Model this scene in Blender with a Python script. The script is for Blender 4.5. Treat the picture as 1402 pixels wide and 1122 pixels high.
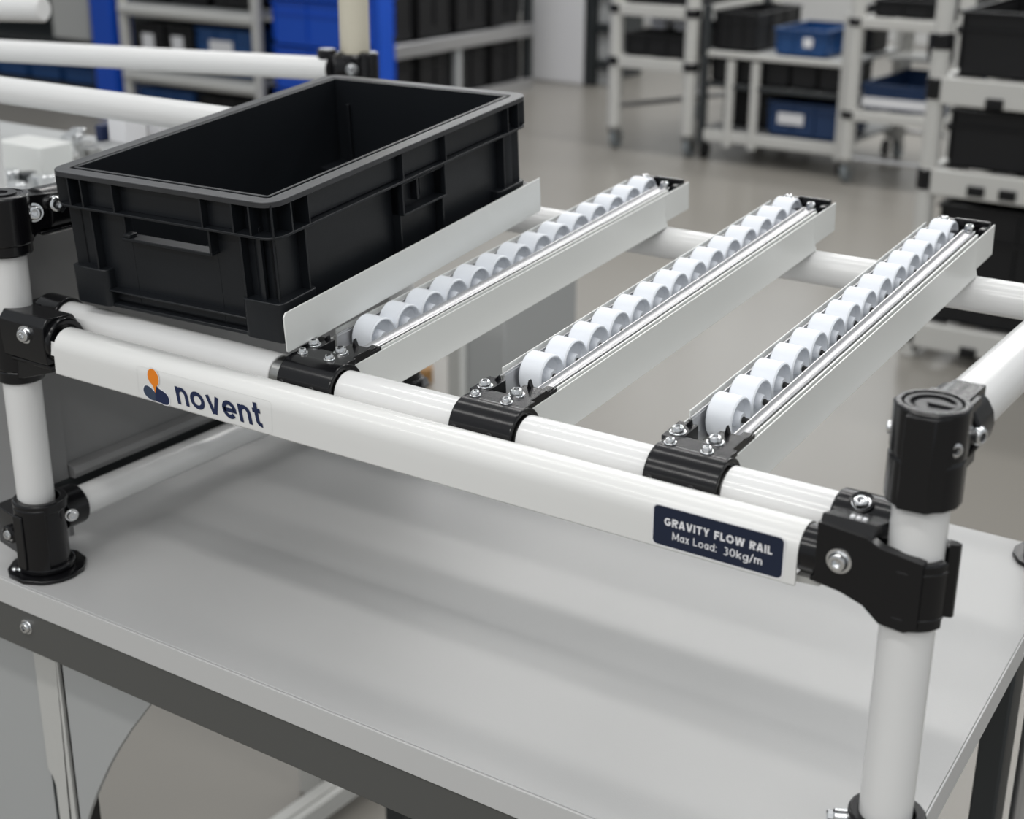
import bpy, bmesh, math, random
from mathutils import Vector, Matrix
random.seed(4)
SC = bpy.context.scene
for o in list(bpy.data.objects): bpy.data.objects.remove(o)
COL = SC.collection

# ------------------------------------------------------------------ camera
F_PX, CX, CY = 2004.4, 701.0, 561.0
YAW, PITCH, ROLL = -0.58874929, 0.36843073, 0.00654584
CAM = Vector((0.880, -0.6513, 1.282))
fw = Vector((math.sin(YAW)*math.cos(PITCH), math.cos(YAW)*math.cos(PITCH), -math.sin(PITCH)))
rt = fw.cross(Vector((0, 0, 1))).normalized(); up = rt.cross(fw)
cr, sr = math.cos(ROLL), math.sin(ROLL)
rt, up = cr*rt + sr*up, -sr*rt + cr*up
cd = bpy.data.cameras.new('camera'); cam = bpy.data.objects.new('camera', cd); COL.objects.link(cam)
cam.matrix_world = Matrix((( rt.x, up.x, -fw.x, CAM.x), (rt.y, up.y, -fw.y, CAM.y), (rt.z, up.z, -fw.z, CAM.z), (0, 0, 0, 1)))
cd.sensor_fit = 'HORIZONTAL'; cd.sensor_width = 36.0; cd.lens = 36.0*F_PX/1402.0
cd.clip_start = 0.02; cd.clip_end = 100
cd.dof.use_dof = True; cd.dof.focus_distance = 0.93; cd.dof.aperture_fstop = 8.5
SC.camera = cam

# ------------------------------------------------------------------ light
W = bpy.data.worlds.new('hall_light'); SC.world = W; W.use_nodes = True
bgn = W.node_tree.nodes['Background']; bgn.inputs[0].default_value = (0.93, 0.97, 1.0, 1); bgn.inputs[1].default_value = 0.50
def strip_light(name, loc, sx, sy, power, col=(1, 0.985, 0.96), rot=(0, 0, 0)):
    l = bpy.data.lights.new(name, 'AREA'); l.shape = 'RECTANGLE'; l.size = sx; l.size_y = sy; l.energy = power; l.color = col
    o = bpy.data.objects.new(name, l); COL.objects.link(o); o.location = loc; o.rotation_euler = rot
    return o
for i, (yy, pw) in enumerate(((-3.6, 105), (-1.6, 40), (0.55, 28), (2.6, 48), (4.8, 85), (7.0, 75))):  # the foremost strip is a fill added behind the camera for front faces
    strip_light('ceiling_and_fill_strip', (0.2 - 0.25*yy, yy, 3.6), 5.5, 0.22, pw)
strip_light('back_highlight_fill', (-3.5, 9.4, 2.6), 9.0, 1.1, 75, (.95, .98, 1.0), (math.radians(-90), 0, 0))  # added unseen area light that gives top surfaces their glancing highlights
SC.view_settings.view_transform = 'Standard'; SC.view_settings.look = 'None'
SC.view_settings.gamma = 1.0; SC.view_settings.use_curve_mapping = False; SC.view_settings.exposure = 0.0

# ------------------------------------------------------------------ helpers
def ray(px, py):
    return rt*((px-CX)/F_PX) + up*(-(py-CY)/F_PX) + fw
def at(px, py, X=None, Y=None, Z=None, D=None):
    d = ray(px, py)
    if D is not None: t = D
    elif X is not None: t = (X-CAM.x)/d.x
    elif Y is not None: t = (Y-CAM.y)/d.y
    else: t = (Z-CAM.z)/d.z
    return CAM + d*t

def mat(name, col, rough=0.5, metal=0.0, coat=0.0, bump=0.0, bscale=60, var=0.0, vscale=3.0, spec=0.5, coat_rough=0.1, sss=0.0):
    m = bpy.data.materials.new(name); m.use_nodes = True; nt = m.node_tree; b = nt.nodes['Principled BSDF']
    b.inputs['Base Color'].default_value = (*col, 1); b.inputs['Roughness'].default_value = rough
    b.inputs['Metallic'].default_value = metal; b.inputs['Coat Weight'].default_value = coat; b.inputs['Coat Roughness'].default_value = coat_rough
    b.inputs['Specular IOR Level'].default_value = spec
    if sss: b.inputs['Subsurface Weight'].default_value = sss; b.inputs['Subsurface Radius'].default_value = (.01, .01, .01); b.inputs['Subsurface Scale'].default_value = .3
    tc = nt.nodes.new('ShaderNodeTexCoord')
    if bump:
        n = nt.nodes.new('ShaderNodeTexNoise'); n.inputs['Scale'].default_value = bscale; n.inputs['Detail'].default_value = 4
        bp = nt.nodes.new('ShaderNodeBump'); bp.inputs['Strength'].default_value = bump; bp.inputs['Distance'].default_value = 0.001
        nt.links.new(tc.outputs['Object'], n.inputs['Vector']); nt.links.new(n.outputs['Fac'], bp.inputs['Height']); nt.links.new(bp.outputs['Normal'], b.inputs['Normal'])
    if var:
        n = nt.nodes.new('ShaderNodeTexNoise'); n.inputs['Scale'].default_value = vscale; n.inputs['Detail'].default_value = 6
        mx = nt.nodes.new('ShaderNodeMix'); mx.data_type = 'RGBA'
        mx.inputs[6].default_value = (*[c*(1-var) for c in col], 1); mx.inputs[7].default_value = (*[min(1, c*(1+var)) for c in col], 1)
        nt.links.new(tc.outputs['Object'], n.inputs['Vector']); nt.links.new(n.outputs['Fac'], mx.inputs[0]); nt.links.new(mx.outputs[2], b.inputs['Base Color'])
    return m
M = dict(
 pipe=mat('white_coated_pipe', (.75, .75, .745), .22, coat=.3, var=.02, vscale=30),
 panel=mat('white_label_profile', (.75, .75, .735), .27, coat=.15),
 black=mat('black_gloss_plastic', (.005, .005, .006), .19, bump=.03, bscale=400, spec=.42),
 cap=mat('dark_cap_plastic', (.014, .014, .016), .33, bump=.05, bscale=400, spec=.4),
 crate=mat('black_crate_plastic', (.0085, .010, .0125), .38, bump=.08, bscale=220, var=.15, vscale=20, spec=.38),
 crate_rim=mat('highlit_worn_crate_rim', (.030, .031, .034), .34, bump=.1, bscale=300, var=.3, vscale=60),  # paler than the crate: glancing top highlight put into the colour, plus mottled wear
 steel=mat('zinc_bolt', (.78, .79, .80), .18, metal=1),
 baresteel=mat('bare_steel_pipe', (.42, .42, .41), .28, metal=1),
 alu=mat('bright_aluminium', (.56, .56, .57), .33, metal=.85, bump=.03, bscale=200),
 plate=mat('white_plate', (.74, .75, .73), .33, coat=.1),
 wheel=mat('white_roller_plastic', (.80, .83, .88), .38, sss=.0, coat=.1, coat_rough=.3),
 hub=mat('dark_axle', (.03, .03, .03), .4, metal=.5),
 table=mat('grey_laminate', (.485, .485, .483), .36, bump=.06, bscale=900, var=.03, vscale=6),
 tedge=mat('light_edge_band', (.55, .55, .545), .4, bump=.03, bscale=600),
 apron=mat('dark_grey_steel', (.085, .086, .082), .42, bump=.04, bscale=600),
 greysheet=mat('grey_sheet_metal', (.22, .22, .22), .42, var=.05, vscale=4),
 cab=mat('light_grey_cabinet', (.40, .41, .41), .45, var=.05, vscale=4),
 cab2=mat('pale_grey_profile', (.52, .52, .50), .4),
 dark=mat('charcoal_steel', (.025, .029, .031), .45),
 navy=mat('navy_print', (.006, .016, .065), .4),
 navylabel=mat('navy_label', (.006, .013, .037), .3, var=.15, vscale=40),
 slate=mat('slate_print', (.035, .055, .10), .4),
 orange=mat('orange_print', (.85, .24, .012), .4),
 whiteprint=mat('white_print', (.80, .80, .82), .4),
 clearfilm=mat('clear_sticker_film', (.765, .765, .76), .25, coat=.15),
 floor=mat('epoxy_floor', (.242, .228, .205), .28, bump=.02, bscale=8, var=.06, vscale=.8, spec=.5),
 wall=mat('hall_wall', (.62, .62, .61), .6, var=.03, vscale=.5),
 rackw=mat('white_rack_pipe', (.57, .565, .54), .35, var=.03),
 tan=mat('beige_pipe', (.62, .58, .47), .35),
 bin=mat('black_tote_plastic', (.008, .008, .009), .45, var=.1, spec=.35),
 bluebin=mat('blue_tote_plastic', (.010, .062, .20), .42, var=.1),
 navybin=mat('navy_tote_plastic', (.008, .035, .11), .42, var=.1),
 brightblue=mat('bright_blue_paint', (.0035, .075, .52), .4, var=.08),
 yellow=mat('yellow_paint', (.75, .48, .03), .4),
 white=mat('white_label_paper', (.78, .78, .80), .5),
 brown=mat('brown_tape', (.30, .16, .05), .5),
 caster=mat('grey_caster_rubber', (.20, .22, .23), .5),
)

D2 = math.radians
class MB:
    def __init__(s): s.bm = bmesh.new(); s.T = Matrix.Identity(4)
    def _add(s, verts, faces):
        vs = [s.bm.verts.new(s.T @ Vector(v)) for v in verts]
        for f in faces:
            try: s.bm.faces.new([vs[i] for i in f])
            except ValueError: pass
        return s
    def box(s, x0, x1, y0, y1, z0, z1, taper=0.0):
        t = taper
        v = [(x0+t, y0+t, z0), (x1-t, y0+t, z0), (x1-t, y1-t, z0), (x0+t, y1-t, z0), (x0, y0, z1), (x1, y0, z1), (x1, y1, z1), (x0, y1, z1)]
        return s._add(v, [(3, 2, 1, 0), (4, 5, 6, 7), (0, 1, 5, 4), (1, 2, 6, 5), (2, 3, 7, 6), (3, 0, 4, 7)])
    def frame(s, p0, p1, up=None):
        d = (Vector(p1)-Vector(p0)); L = d.length; d.normalize()
        a = Vector(up) if up else (Vector((0, 0, 1)) if abs(d.z) < .9 else Vector((1, 0, 0)))
        x = a.cross(d).normalized(); y = d.cross(x)
        return Vector(p0), x, y, d, L
    def lathe(s, p0, p1, prof, seg=32, a0=0.0, a1=2*math.pi, closed=False):
        # prof: list of (r, h) with h measured along p0->p1 (metres)
        o, x, y, d, L = s.frame(p0, p1); full = abs(a1-a0-2*math.pi) < 1e-6; n = seg if full else seg+1
        V = []; Fc = []
        for (r, h) in prof:
            for i in range(n):
                a = a0+(a1-a0)*i/seg; V.append(o+d*h+(x*math.cos(a)+y*math.sin(a))*max(r, 1e-5))
        m = len(prof)
        for j in range(m if closed else m-1):
            k = (j+1) % m
            for i in range(seg):
                i2 = (i+1) % n; Fc.append((j*n+i, j*n+i2, k*n+i2, k*n+i))
        if not full and closed:
            Fc.append([j*n for j in range(m)]); Fc.append([j*n+n-1 for j in range(m)][::-1])
        return s._add(V, Fc)
    def cyl(s, p0, p1, r, seg=32, bev=0.0, r1=None):
        L = (Vector(p1)-Vector(p0)).length; r1 = r if r1 is None else r1; b = bev
        pr = [(0, 0), (r-b, 0), (r, b), (r1, L-b), (r1-b, L), (0, L)] if b else [(0, 0), (r, 0), (r1, L), (0, L)]
        return s.lathe(p0, p1, pr, seg)
    def tube(s, p0, p1, r, t=.0015, seg=40):
        L = (Vector(p1)-Vector(p0)).length
        return s.lathe(p0, p1, [(r-t, 0), (r-.0005, 0), (r, .0005), (r, L-.0005), (r-.0005, L), (r-t, L)], seg, closed=True)
    def shell(s, p0, p1, ri, ro, a0, a1, seg=24, bev=.0008):
        L = (Vector(p1)-Vector(p0)).length; b = bev
        return s.lathe(p0, p1, [(ri, 0), (ro-b, 0), (ro, b), (ro, L-b), (ro-b, L), (ri, L)], seg, a0, a1, closed=True)
    def prism(s, pts, axis, h0, h1):
        def P(a, b, h): return {'x': (h, a, b), 'y': (a, h, b), 'z': (a, b, h)}[axis]
        n = len(pts); V = [P(a, b, h0) for a, b in pts]+[P(a, b, h1) for a, b in pts]
        return s._add(V, [list(range(n))[::-1], list(range(n, 2*n))]+[(i, (i+1) % n, n+(i+1) % n, n+i) for i in range(n)])
    def bar(s, p0, p1, w, h):
        o, x, y, d, L = s.frame(p0, p1)
        V = [o+x*(sx*w/2)+y*(sy*h/2)+d*l for l in (0, L) for sx, sy in ((-1, -1), (1, -1), (1, 1), (-1, 1))]
        return s._add(V, [(3, 2, 1, 0), (4, 5, 6, 7), (0, 1, 5, 4), (1, 2, 6, 5), (2, 3, 7, 6), (3, 0, 4, 7)])
    def bolt(s, p, n, r, h=None, sock=True):
        # socket button head bolt with washer, head pointing along n
        p = Vector(p); n = Vector(n).normalized(); h = h or r*.75
        s.lathe(p, p+n, [(0, 0), (r*1.28, 0), (r*1.28, h*.18), (r*1.0, h*.2), (r*1.0, h*.55), (r*.82, h*.92), (r*.55, h*1.0), (r*.45, h*.98)], 20)
        s.lathe(p, p+n, [(r*.45, h*.98), (r*.42, h*.45), (0, h*.42)], 6)
        return s
    def build(s, name, m, parent=None, bevel=0.0, flat=False, ang=32, origin=None):
        bm = s.bm
        off = Vector(origin) if origin is not None else (WL.get(parent, Vector()) if parent is not None else None)
        if off is None:
            xs = [v.co for v in bm.verts]; mn = Vector((min(v.x for v in xs), min(v.y for v in xs), min(v.z for v in xs))); mx = Vector((max(v.x for v in xs), max(v.y for v in xs), max(v.z for v in xs)))
            off = Vector(((mn.x+mx.x)/2, (mn.y+mx.y)/2, mn.z))
        bmesh.ops.translate(bm, verts=bm.verts, vec=-off)
        bmesh.ops.recalc_face_normals(bm, faces=bm.faces)
        me = bpy.data.meshes.new(name); bm.to_mesh(me); bm.free(); me.materials.append(m)
        if not flat:
            me.shade_smooth(); me.set_sharp_from_angle(angle=math.radians(ang))
        o = bpy.data.objects.new(name, me); COL.objects.link(o)
        if parent is not None: o.parent = parent; WL[o] = WL.get(parent, Vector())
        else: o.location = off; WL[o] = off.copy()
        if bevel:
            bv = o.modifiers.new('bevel', 'BEVEL'); bv.width = bevel; bv.segments = 2; bv.limit_method = 'ANGLE'; bv.angle_limit = math.radians(40); bv.harden_normals = False
        return o
WL = {}
def tag(o, label=None, cat=None, group=None, kind=None):
    if label: o['label'] = label
    if cat: o['category'] = cat
    if group: o['group'] = group
    if kind: o['kind'] = kind
    return o
def empty(name, loc, label, cat, group=None, local=False, matrix=None):
    o = bpy.data.objects.new(name, None); COL.objects.link(o); o.empty_display_size = .02
    if matrix is not None: o.matrix_world = matrix
    else: o.location = loc
    WL[o] = Vector((0, 0, 0)) if local else Vector(loc)
    return tag(o, label, cat, group)
def children(o): return [c for c in bpy.data.objects if c.parent == o]
def copy_tree(o, parent=None):
    c = o.copy(); COL.objects.link(c); WL[c] = WL.get(o, Vector())
    if parent is not None: c.parent = parent
    for ch in children(o): copy_tree(ch, c)
    return c
def arc(cx, cy, rx, ry, a0, a1, n=14):
    return [(cx+rx*math.cos(D2(a0+(a1-a0)*i/n)), cy+ry*math.sin(D2(a0+(a1-a0)*i/n))) for i in range(n+1)]
def glyph(ch, w):
    # strokes as centre lines; lower case x height is 1, capitals are 1 high; returns (strokes, advance width)
    h = w/2; t = 1-h
    if ch == 'n': return [[(h, 0), (h, 1)], [(h, .45)]+arc(.42, .55, .42-h, .45-h, 180, 0)+[(.84-h, 0)]], .84
    if ch == 'm': return [[(h, 0), (h, 1)], [(h, .45)]+arc(.36, .55, .36-h, .45-h, 180, 0)+[(.72-h, 0)], [(.72-h, .45)]+arc(1.08-w, .55, .36-h, .45-h, 180, 0)+[(1.44-w-h, 0)]], 1.44-w
    if ch == 'o': return [arc(.5, .5, .5-h, .5-h, 0, 360, 32)], 1.0
    if ch == 'v': return [[(h, 1), (.46-h*.30, 0)], [(.46+h*.30, 0), (.92-h, 1)]], .92
    if ch == 'x': return [[(h, 1), (.8-h, 0)], [(.8-h, 1), (h, 0)]], .8
    if ch == 'e': return [[(h, .48), (.96-h, .48)]+arc(.48, .5, .48-h, .5-h, 2, 318, 28)], .96
    if ch == 'a': return [arc(.40, .5, .40-h, .5-h, 0, 360, 28), [(.86-h, 1), (.86-h, 0)]], .86
    if ch == 'd': return [arc(.44, .5, .44-h, .5-h, 0, 360, 28), [(.92-h, 1.38), (.92-h, 0)]], .92
    if ch == 'g': return [arc(.44, .5, .44-h, .5-h, 0, 360, 28), [(.92-h, 1), (.92-h, .0)]+arc(.46, .0, .46-h, .36, 0, -140, 12)], .92
    if ch == 'k': return [[(h, 0), (h, 1.38)], [(.74, 1), (h, .38)], [(.28, .55), (.80-h*.5, 0)]], .80
    if ch == 't': return [[(.24, 1.32), (.24, .34)]+arc(.50, .34, .26, .34-h, 180, 275, 8), [(0, t), (.52, t)]], .54
    if ch == ':': return [[(h, 0), (h, w)], [(h, .78), (h, .78+w)]], w
    if ch == '/': return [[(0, -.12), (.52, 1.45)]], .52
    if ch == '3': return [arc(.40, 1.02, .36-h, .36-h, 140, -80, 14), arc(.40, .37, .40-h, .37, 80, -145, 16)], .80
    if ch == '0': return [arc(.45, .69, .45-h, .69-h, 0, 360, 30)], .90
    if ch == 'G': return [arc(.47, .5, .47-h, .5-h, 42, 330, 24)+[(.90-h, .46), (.50, .46)]], .90
    if ch == 'R': return [[(h, 0), (h, 1)], [(h, t), (.42, t)]+arc(.42, .73, .27, .27-h, 90, -90, 10)+[(h, .46)], [(.38, .46), (.74-h, 0)]], .74
    if ch == 'A': return [[(h, 0), (.43-h*.25, 1)], [(.43+h*.25, 1), (.86-h, 0)], [(.2, .28), (.66, .28)]], .86
    if ch == 'V': return [[(h, 1), (.43-h*.25, 0)], [(.43+h*.25, 0), (.86-h, 1)]], .86
    if ch == 'I': return [[(h, 0), (h, 1)]], w
    if ch == 'T': return [[(0, t), (.76, t)], [(.38, t), (.38, 0)]], .76
    if ch == 'Y': return [[(h, 1), (.41, .42)], [(.82-h, 1), (.41, .42)], [(.41, .46), (.41, 0)]], .82
    if ch == 'F': return [[(h, 0), (h, 1)], [(h, t), (.66, t)], [(h, .48), (.60, .48)]], .66
    if ch == 'L': return [[(h, 1), (h, h), (.62, h)]], .62
    if ch == 'O': return [arc(.5, .5, .5-h, .5-h, 0, 360, 32)], 1.0
    if ch == 'W': return [[(h, 1), (.33, 0)], [(.36, 0), (.60, 1)], [(.64, 1), (.88, 0)], [(.91, 0), (1.24-h, 1)]], 1.24
    if ch == 'M': return [[(h, 0), (h, 1)], [(h, 1), (.5, .15)], [(.5, .15), (1-h, 1)], [(1-h, 1), (1-h, 0)]], 1.0
    return [], .36
def text_mesh(name, body, m, parent, x0, x1, z0, xh, y, w=.2, gap=.17, capscale=1.0, slant=0.0):
    # letters drawn as flat ribbons lying on the label face
    V = []; Fc = []; cur = 0.0; shapes = []
    for ch in body:
        st_, adv = glyph(ch, w); k = capscale if ch.isupper() else 1.0
        for pl in st_:
            pl = [(cur+px*k, py*k) for px, py in pl]; run = [pl[0]]
            for q in pl[1:]:
                if (Vector(q)-Vector(run[-1])).length > 1e-3: run.append(q)
            part = [run[0]]
            for i_ in range(1, len(run)):
                part.append(run[i_])
                if i_ < len(run)-1 and (Vector(run[i_])-Vector(run[i_-1])).normalized().dot((Vector(run[i_+1])-Vector(run[i_])).normalized()) < -.05:
                    shapes.append(part); part = [run[i_]]
            shapes.append(part)
        cur += adv*k+gap
    cur -= gap; sx = (x1-x0)/cur; layer = 0
    for pl in shapes:
        L = []; n = len(pl); closed = (Vector(pl[0])-Vector(pl[-1])).length < 1e-4 and n > 6
        for i, p in enumerate(pl):
            p = Vector(p)
            q0 = Vector(pl[i-1]) if i > 0 else (Vector(pl[-2]) if closed else None); q1 = Vector(pl[i+1]) if i < n-1 else (Vector(pl[1]) if closed else None)
            d0 = (p-q0).normalized() if q0 is not None else None; d1 = (q1-p).normalized() if q1 is not None else None
            if d0 is None: d0 = d1
            if d1 is None: d1 = d0
            tn = (d0+d1)
            tn = tn.normalized() if tn.length > 1e-6 else d1
            nn_ = Vector((-tn.y, tn.x)); cs = max(.38, nn_.dot(Vector((-d1.y, d1.x)))); L.append((p+nn_*(w/2/cs), p-nn_*(w/2/cs)))
        b0 = len(V); layer += 1
        for A_, B_ in L:
            for q in (A_, B_): V.append((x0+q.x*sx-q.y*slant*xh, y-layer*4e-6, z0+q.y*xh))
        for i in range(n-1): Fc.append((b0+2*i, b0+2*i+1, b0+2*i+3, b0+2*i+2))
    mb = MB(); mb._add(V, Fc)
    return mb.build(name, m, parent, flat=True)
def rrect(x0, x1, z0, z1, r, n=6):
    P = []
    for cx, cz, a in ((x1-r, z1-r, 0), (x0+r, z1-r, 90), (x0+r, z0+r, 180), (x1-r, z0+r, 270)):
        for i in range(n+1):
            t = math.radians(a+90*i/n); P.append((cx+r*math.cos(t), cz+r*math.sin(t)))
    return P

# ------------------------------------------------------------------ setting
f = MB().box(-14, 8, -6, 13, -.05, 0).build('floor', M['floor'], flat=True); tag(f, kind='structure')
f = MB().box(-14, 8, 9.6, 9.75, 0, 3.2).build('wall_back', M['wall'], flat=True); tag(f, kind='structure')
f = MB().box(-14.15, -14, -6, 13, 0, 3.2).build('wall_left', M['wall'], flat=True); tag(f, kind='structure')

# ------------------------------------------------------------------ workbench
TZ = .75
wb = empty('workbench', (.3, .22, 0), 'grey workbench with laminate top and dark steel front rail under the roller rack', 'workbench')
def ex(y): return .6884-.0493*y
top = MB().prism([(-.14, -.0295), (ex(-.03)-.0004, -.0295), (ex(.4835), .4835), (-.14, .4835)], 'z', TZ-.0215, TZ).build('tabletop', M['table'], wb, bevel=.0006)
MB().prism([(-.14, -.0315), (ex(-.03), -.0315), (ex(-.03), -.0297), (-.14, -.0297)], 'z', TZ-.022, TZ-.0006).build('front_edge_band', M['tedge'], wb, bevel=.0005)
MB().prism([(ex(-.03)-.0002, -.0295), (ex(-.03)+.0012, -.0295), (ex(.4835)+.0012, .4835), (ex(.4835)-.0002, .4835)], 'z', TZ-.0215, TZ-.0006).build('side_edge_band', M['tedge'], wb, bevel=.0004)
ap = MB(); ap.box(-.14, .672, -.030, -.0275, TZ-.058, TZ-.0225); ap.box(-.14, .672, -.0275, -.004, TZ-.058, TZ-.0555)
apo = ap.build('apron', M['apron'], wb, bevel=.0007)
MB().bolt((.0145, -.030, .7138), (0, -1, 0), .0048, .004).build('apron_bolt', M['steel'], wb)
for x0, x1, y0, y1 in ((.62, .66, .0, .03),):
    MB().box(x0, x1, y0, y1, 0, TZ-.0555).build('leg', M['apron'], wb, bevel=.002)
MB().box(.638, .6585, .385, .418, 0, TZ-.0225).build('leg', M['dark'], wb, bevel=.002)
p = at(540, 1115, Y=.44)
MB().box(p.x-.014, p.x+.012, .44, .465, 0, TZ-.0225).build('leg', M['dark'], wb, bevel=.002)
MB().box(.64, .6575, .0, .385, TZ-.055, TZ-.0225).build('side_rail', M['apron'], wb, bevel=.001)
# bright guard pipe beside the right edge
gp = MB().cyl((.6745, .405, 0), (.6745, .405, .69), .009, bev=.001).build('guard_pipe', M['alu']); tag(gp, 'upright bright metal pipe standing beside the bench right edge', 'pipe')
# cabinet under the bench on the left
cb = empty('bench_cabinet', (-.07, .1, 0), 'light grey sheet metal cabinet under the left end of the workbench', 'cabinet')
MB().box(-.139, -.0235, .004, .030, .0, TZ-.060).build('body', M['cab'], cb, bevel=.001)
cp = MB(); cp.prism([(-.0228, .02), (.0065, .02), (.0065, .689), (-.0228, .689), (-.0228, .552), (-.0175, .546), (-.0150, .538), (-.0145, .02)][::-1], 'y', -.001, .004)
cp.build('front_profile', M['cab2'], cb, bevel=.0006)
MB().box(-.0235, -.0146, .0025, .006, .02, .549).build('slot_recess', M['dark'], cb)
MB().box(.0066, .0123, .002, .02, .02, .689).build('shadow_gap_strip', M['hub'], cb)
gp_ = [(.0125, .02), (.0125, .690), (.134, .690), (.1116, .6615), (.0875, .6308), (.0700, .606), (.0563, .5846), (.0400, .556), (.0268, .5299), (.0188, .5120), (.0165, .47), (.0160, .02)]
MB().prism(gp_[::-1], 'y', -.001, .003).build('curved_gusset_panel', M['cab'], cb, bevel=.0006)
# low bar on the floor behind
lb = MB(); a = at(395, 1125, Z=.03); b = at(470, 1072, Z=.03)
lb.bar(a-(b-a)*1.0, b+(b-a)*.8, .020, .03); lb.bar(a-(b-a)*1.0+Vector((.026, 0, .008)), b+(b-a)*.8+Vector((.026, 0, .008)), .012, .03)
tag(lb.build('floor_rail', M['cab2'], bevel=.002), 'pale metal rail lying on the floor behind the workbench', 'rail')

# ------------------------------------------------------------------ pipe rack frame
XL, XR, R_ = .0045, .6855, .014
TY, TZR = .031, .9497        # axis of the pipe that carries the rails
FZ = .9465                   # axis of the front pipe
FY = -.0040
RY, RZ = .475, .9535         # rear cross pipe
fr = empty('pipe_rack', (.345, .2, TZ), 'white pipe rack frame with black clamp joints bolted on the workbench', 'rack')
MB().tube((XL, 0, TZ+.006), (XL, 0, 1.045), R_).build('post', M['pipe'], fr)
MB().tube((XR, 0, TZ+.006), (XR, 0, 1.033), R_).build('post', M['pipe'], fr)
MB().tube((.656, .463, TZ+.006), (.656, .463, 1.05), R_).build('post', M['pipe'], fr)
MB().tube((-.02, .49, TZ+.006), (-.02, .49, 1.0), R_).build('post', M['pipe'], fr)
MB().tube((.022, TY, TZR), (.632, TY, TZR), R_-.0012).build('inner_pipe', M['baresteel'], fr)
for x0, x1 in ((.024, .2385), (.2955, .3880), (.4355, .5225), (.5700, .6345)):
    MB().tube((x0, TY, TZR), (x1, TY, TZR), R_, .0012).build('rail_pipe_sleeve', M['pipe'], fr)
MB().tube((.03, FY, FZ), (.650, FY, FZ), .0105).build('front_pipe', M['black'], fr)
MB().tube((-.01, RY, RZ), (.640, RY, RZ), R_).build('rear_pipe', M['pipe'], fr)
# upper right side pipe and left pipes running back
MB().tube((XR+.001, .026, 1.0165), (XR+.001, .75, 1.0165), R_+.0004).build('side_pipe', M['pipe'], fr)
MB().tube((XL, .038, 1.024), (XL, .48, 1.024), R_).build('side_pipe', M['pipe'], fr)
MB().tube((XL-.002, .033, .7900), (XL-.002, .47, .7875), .0126).build('side_pipe', M['pipe'], fr)

def ring(mb, x, y, z0, z1, ri=.0142, ro=.0182, a0=0, a1=360, bev=.001, seg=36):
    if a1-a0 >= 360: mb.shell((x, y, z0), (x, y, z1), ri, ro, 0, 2*math.pi, seg, bev)
    else: mb.shell((x, y, z0), (x, y, z1), ri, ro, D2(a0), D2(a1), seg, bev)

# top right elbow
c = MB()
oct_ = [(.0192*math.cos(D2(a)), .0192*math.sin(D2(a))) for a in (-112, -96, -75, -52, -30, -8, 10, 30, 55, 80, 105, 130, 155, 180, 205, 228)]
c.lathe((XR, 0, .986), (XR, 0, 1.037), [(.0143, 0), (.0178, 0), (.0188, .001), (.0188, .0235), (.0180, .0243), (.0180, .0258), (.0186, .0265), (.0186, .0495), (.0176, .0508), (.0148, .0508), (.0146, .048)], 14, closed=False)
c.prism([(XR-.0060, -.0212), (XR+.0085, -.0200), (XR+.0150, -.0105), (XR+.0150, .006), (XR-.008, .006)], 'z', .9870, 1.0350)
c.box(XR-.011, XR+.0145, .006, .030, .999, 1.033)
c.prism([(.012, .989), (.045, 1.003), (.045, 1.034), (.012, 1.034)], 'x', XR-.0045, XR+.0118)
c.shell((XR+.001, .018, 1.0165), (XR+.001, .042, 1.0165), .0148, .0182, 0, 2*math.pi, 18, .001)
e1 = c.build('elbow_joint', M['black'], fr, bevel=.0007)
c = MB(); c.lathe((XR, 0, 1.030), (XR, 0, 1.04), [(0, .0038), (.0035, .0038), (.0035, .0052), (.0088, .0052), (.0088, .0040), (.0108, .0040), (.0108, .0062), (.0136, .0062), (.0136, .0035), (.0147, .003)], 36)
c.box(XR-.002, XR+.011, -.0022, .0022, 1.0345, 1.0365)
c.build('end_cap', M['cap'], e1, bevel=.0003)
def bolts(par, *bs):
    for b in bs: MB().bolt(*b).build('bolt', M['steel'], par)
bolts(e1, ((XR+.0130, -.006, 1.018), (.75, -.66, 0), .0042, .0045), ((XR+.0145, .021, 1.0165), (1, -.35, 0), .0052, .006), ((XR-.0186, .001, 1.019), (-1, -.3, 0), .0035, .003))

# right middle clamp on the post: arm towards the front pipe
c = MB()
zz0, zz1 = .9215, .9625
ring(c, XR, 0, zz0+.003, zz1, ri=.0143, ro=.0178, a0=104, a1=286)
c.T = Matrix.Identity(4)
ring(c, XR, 0, zz0, zz1-.004, ri=.0145, ro=.0186, a0=-70, a1=75)
c.prism([(XR+.0155, .0025), (XR+.0200, .0040), (XR+.0205, .0065), (XR+.0170, .0085), (XR+.0135, .0085)], 'z', zz0+.003, zz1+.002)
for z_ in (.9275, .9525): ring(c, XR, 0, z_, z_+.0012, ri=.0183, ro=.0191, a0=-60, a1=76, bev=.0003)
c.prism([(XR-.0445, .9360), (XR-.030, .9340), (XR-.018, .9300), (XR-.009, zz0+.001), (XR+.004, zz0), (XR+.010, zz0+.003), (XR+.010, zz1-.002), (XR+.002, zz1-.001), (XR-.012, zz1+.001), (XR-.019, .9670), (XR-.0445, .9690)][::-1], 'y', -.0188, -.0128)
c.prism([(-.0150, .9350), (.004, .9345), (.0150, .9430), (.0155, .9580), (.010, .9655), (-.0130, .9720), (-.0175, .9660), (-.0180, .9500)], 'x', XR-.0445, XR-.0165)
c.prism([(-.0160, .9345), (.012, .9345), (.012, .9370), (-.0160, .9370)], 'x', XR-.0475, XR-.030)
e2 = c.build('clamp_joint', M['black'], fr, bevel=.0008)
c = MB(); c.cyl((XR-.062, FY, FZ), (XR-.040, FY, FZ), .0127, bev=.001); c.build('clamp_sleeve', M['black'], e2)
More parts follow.
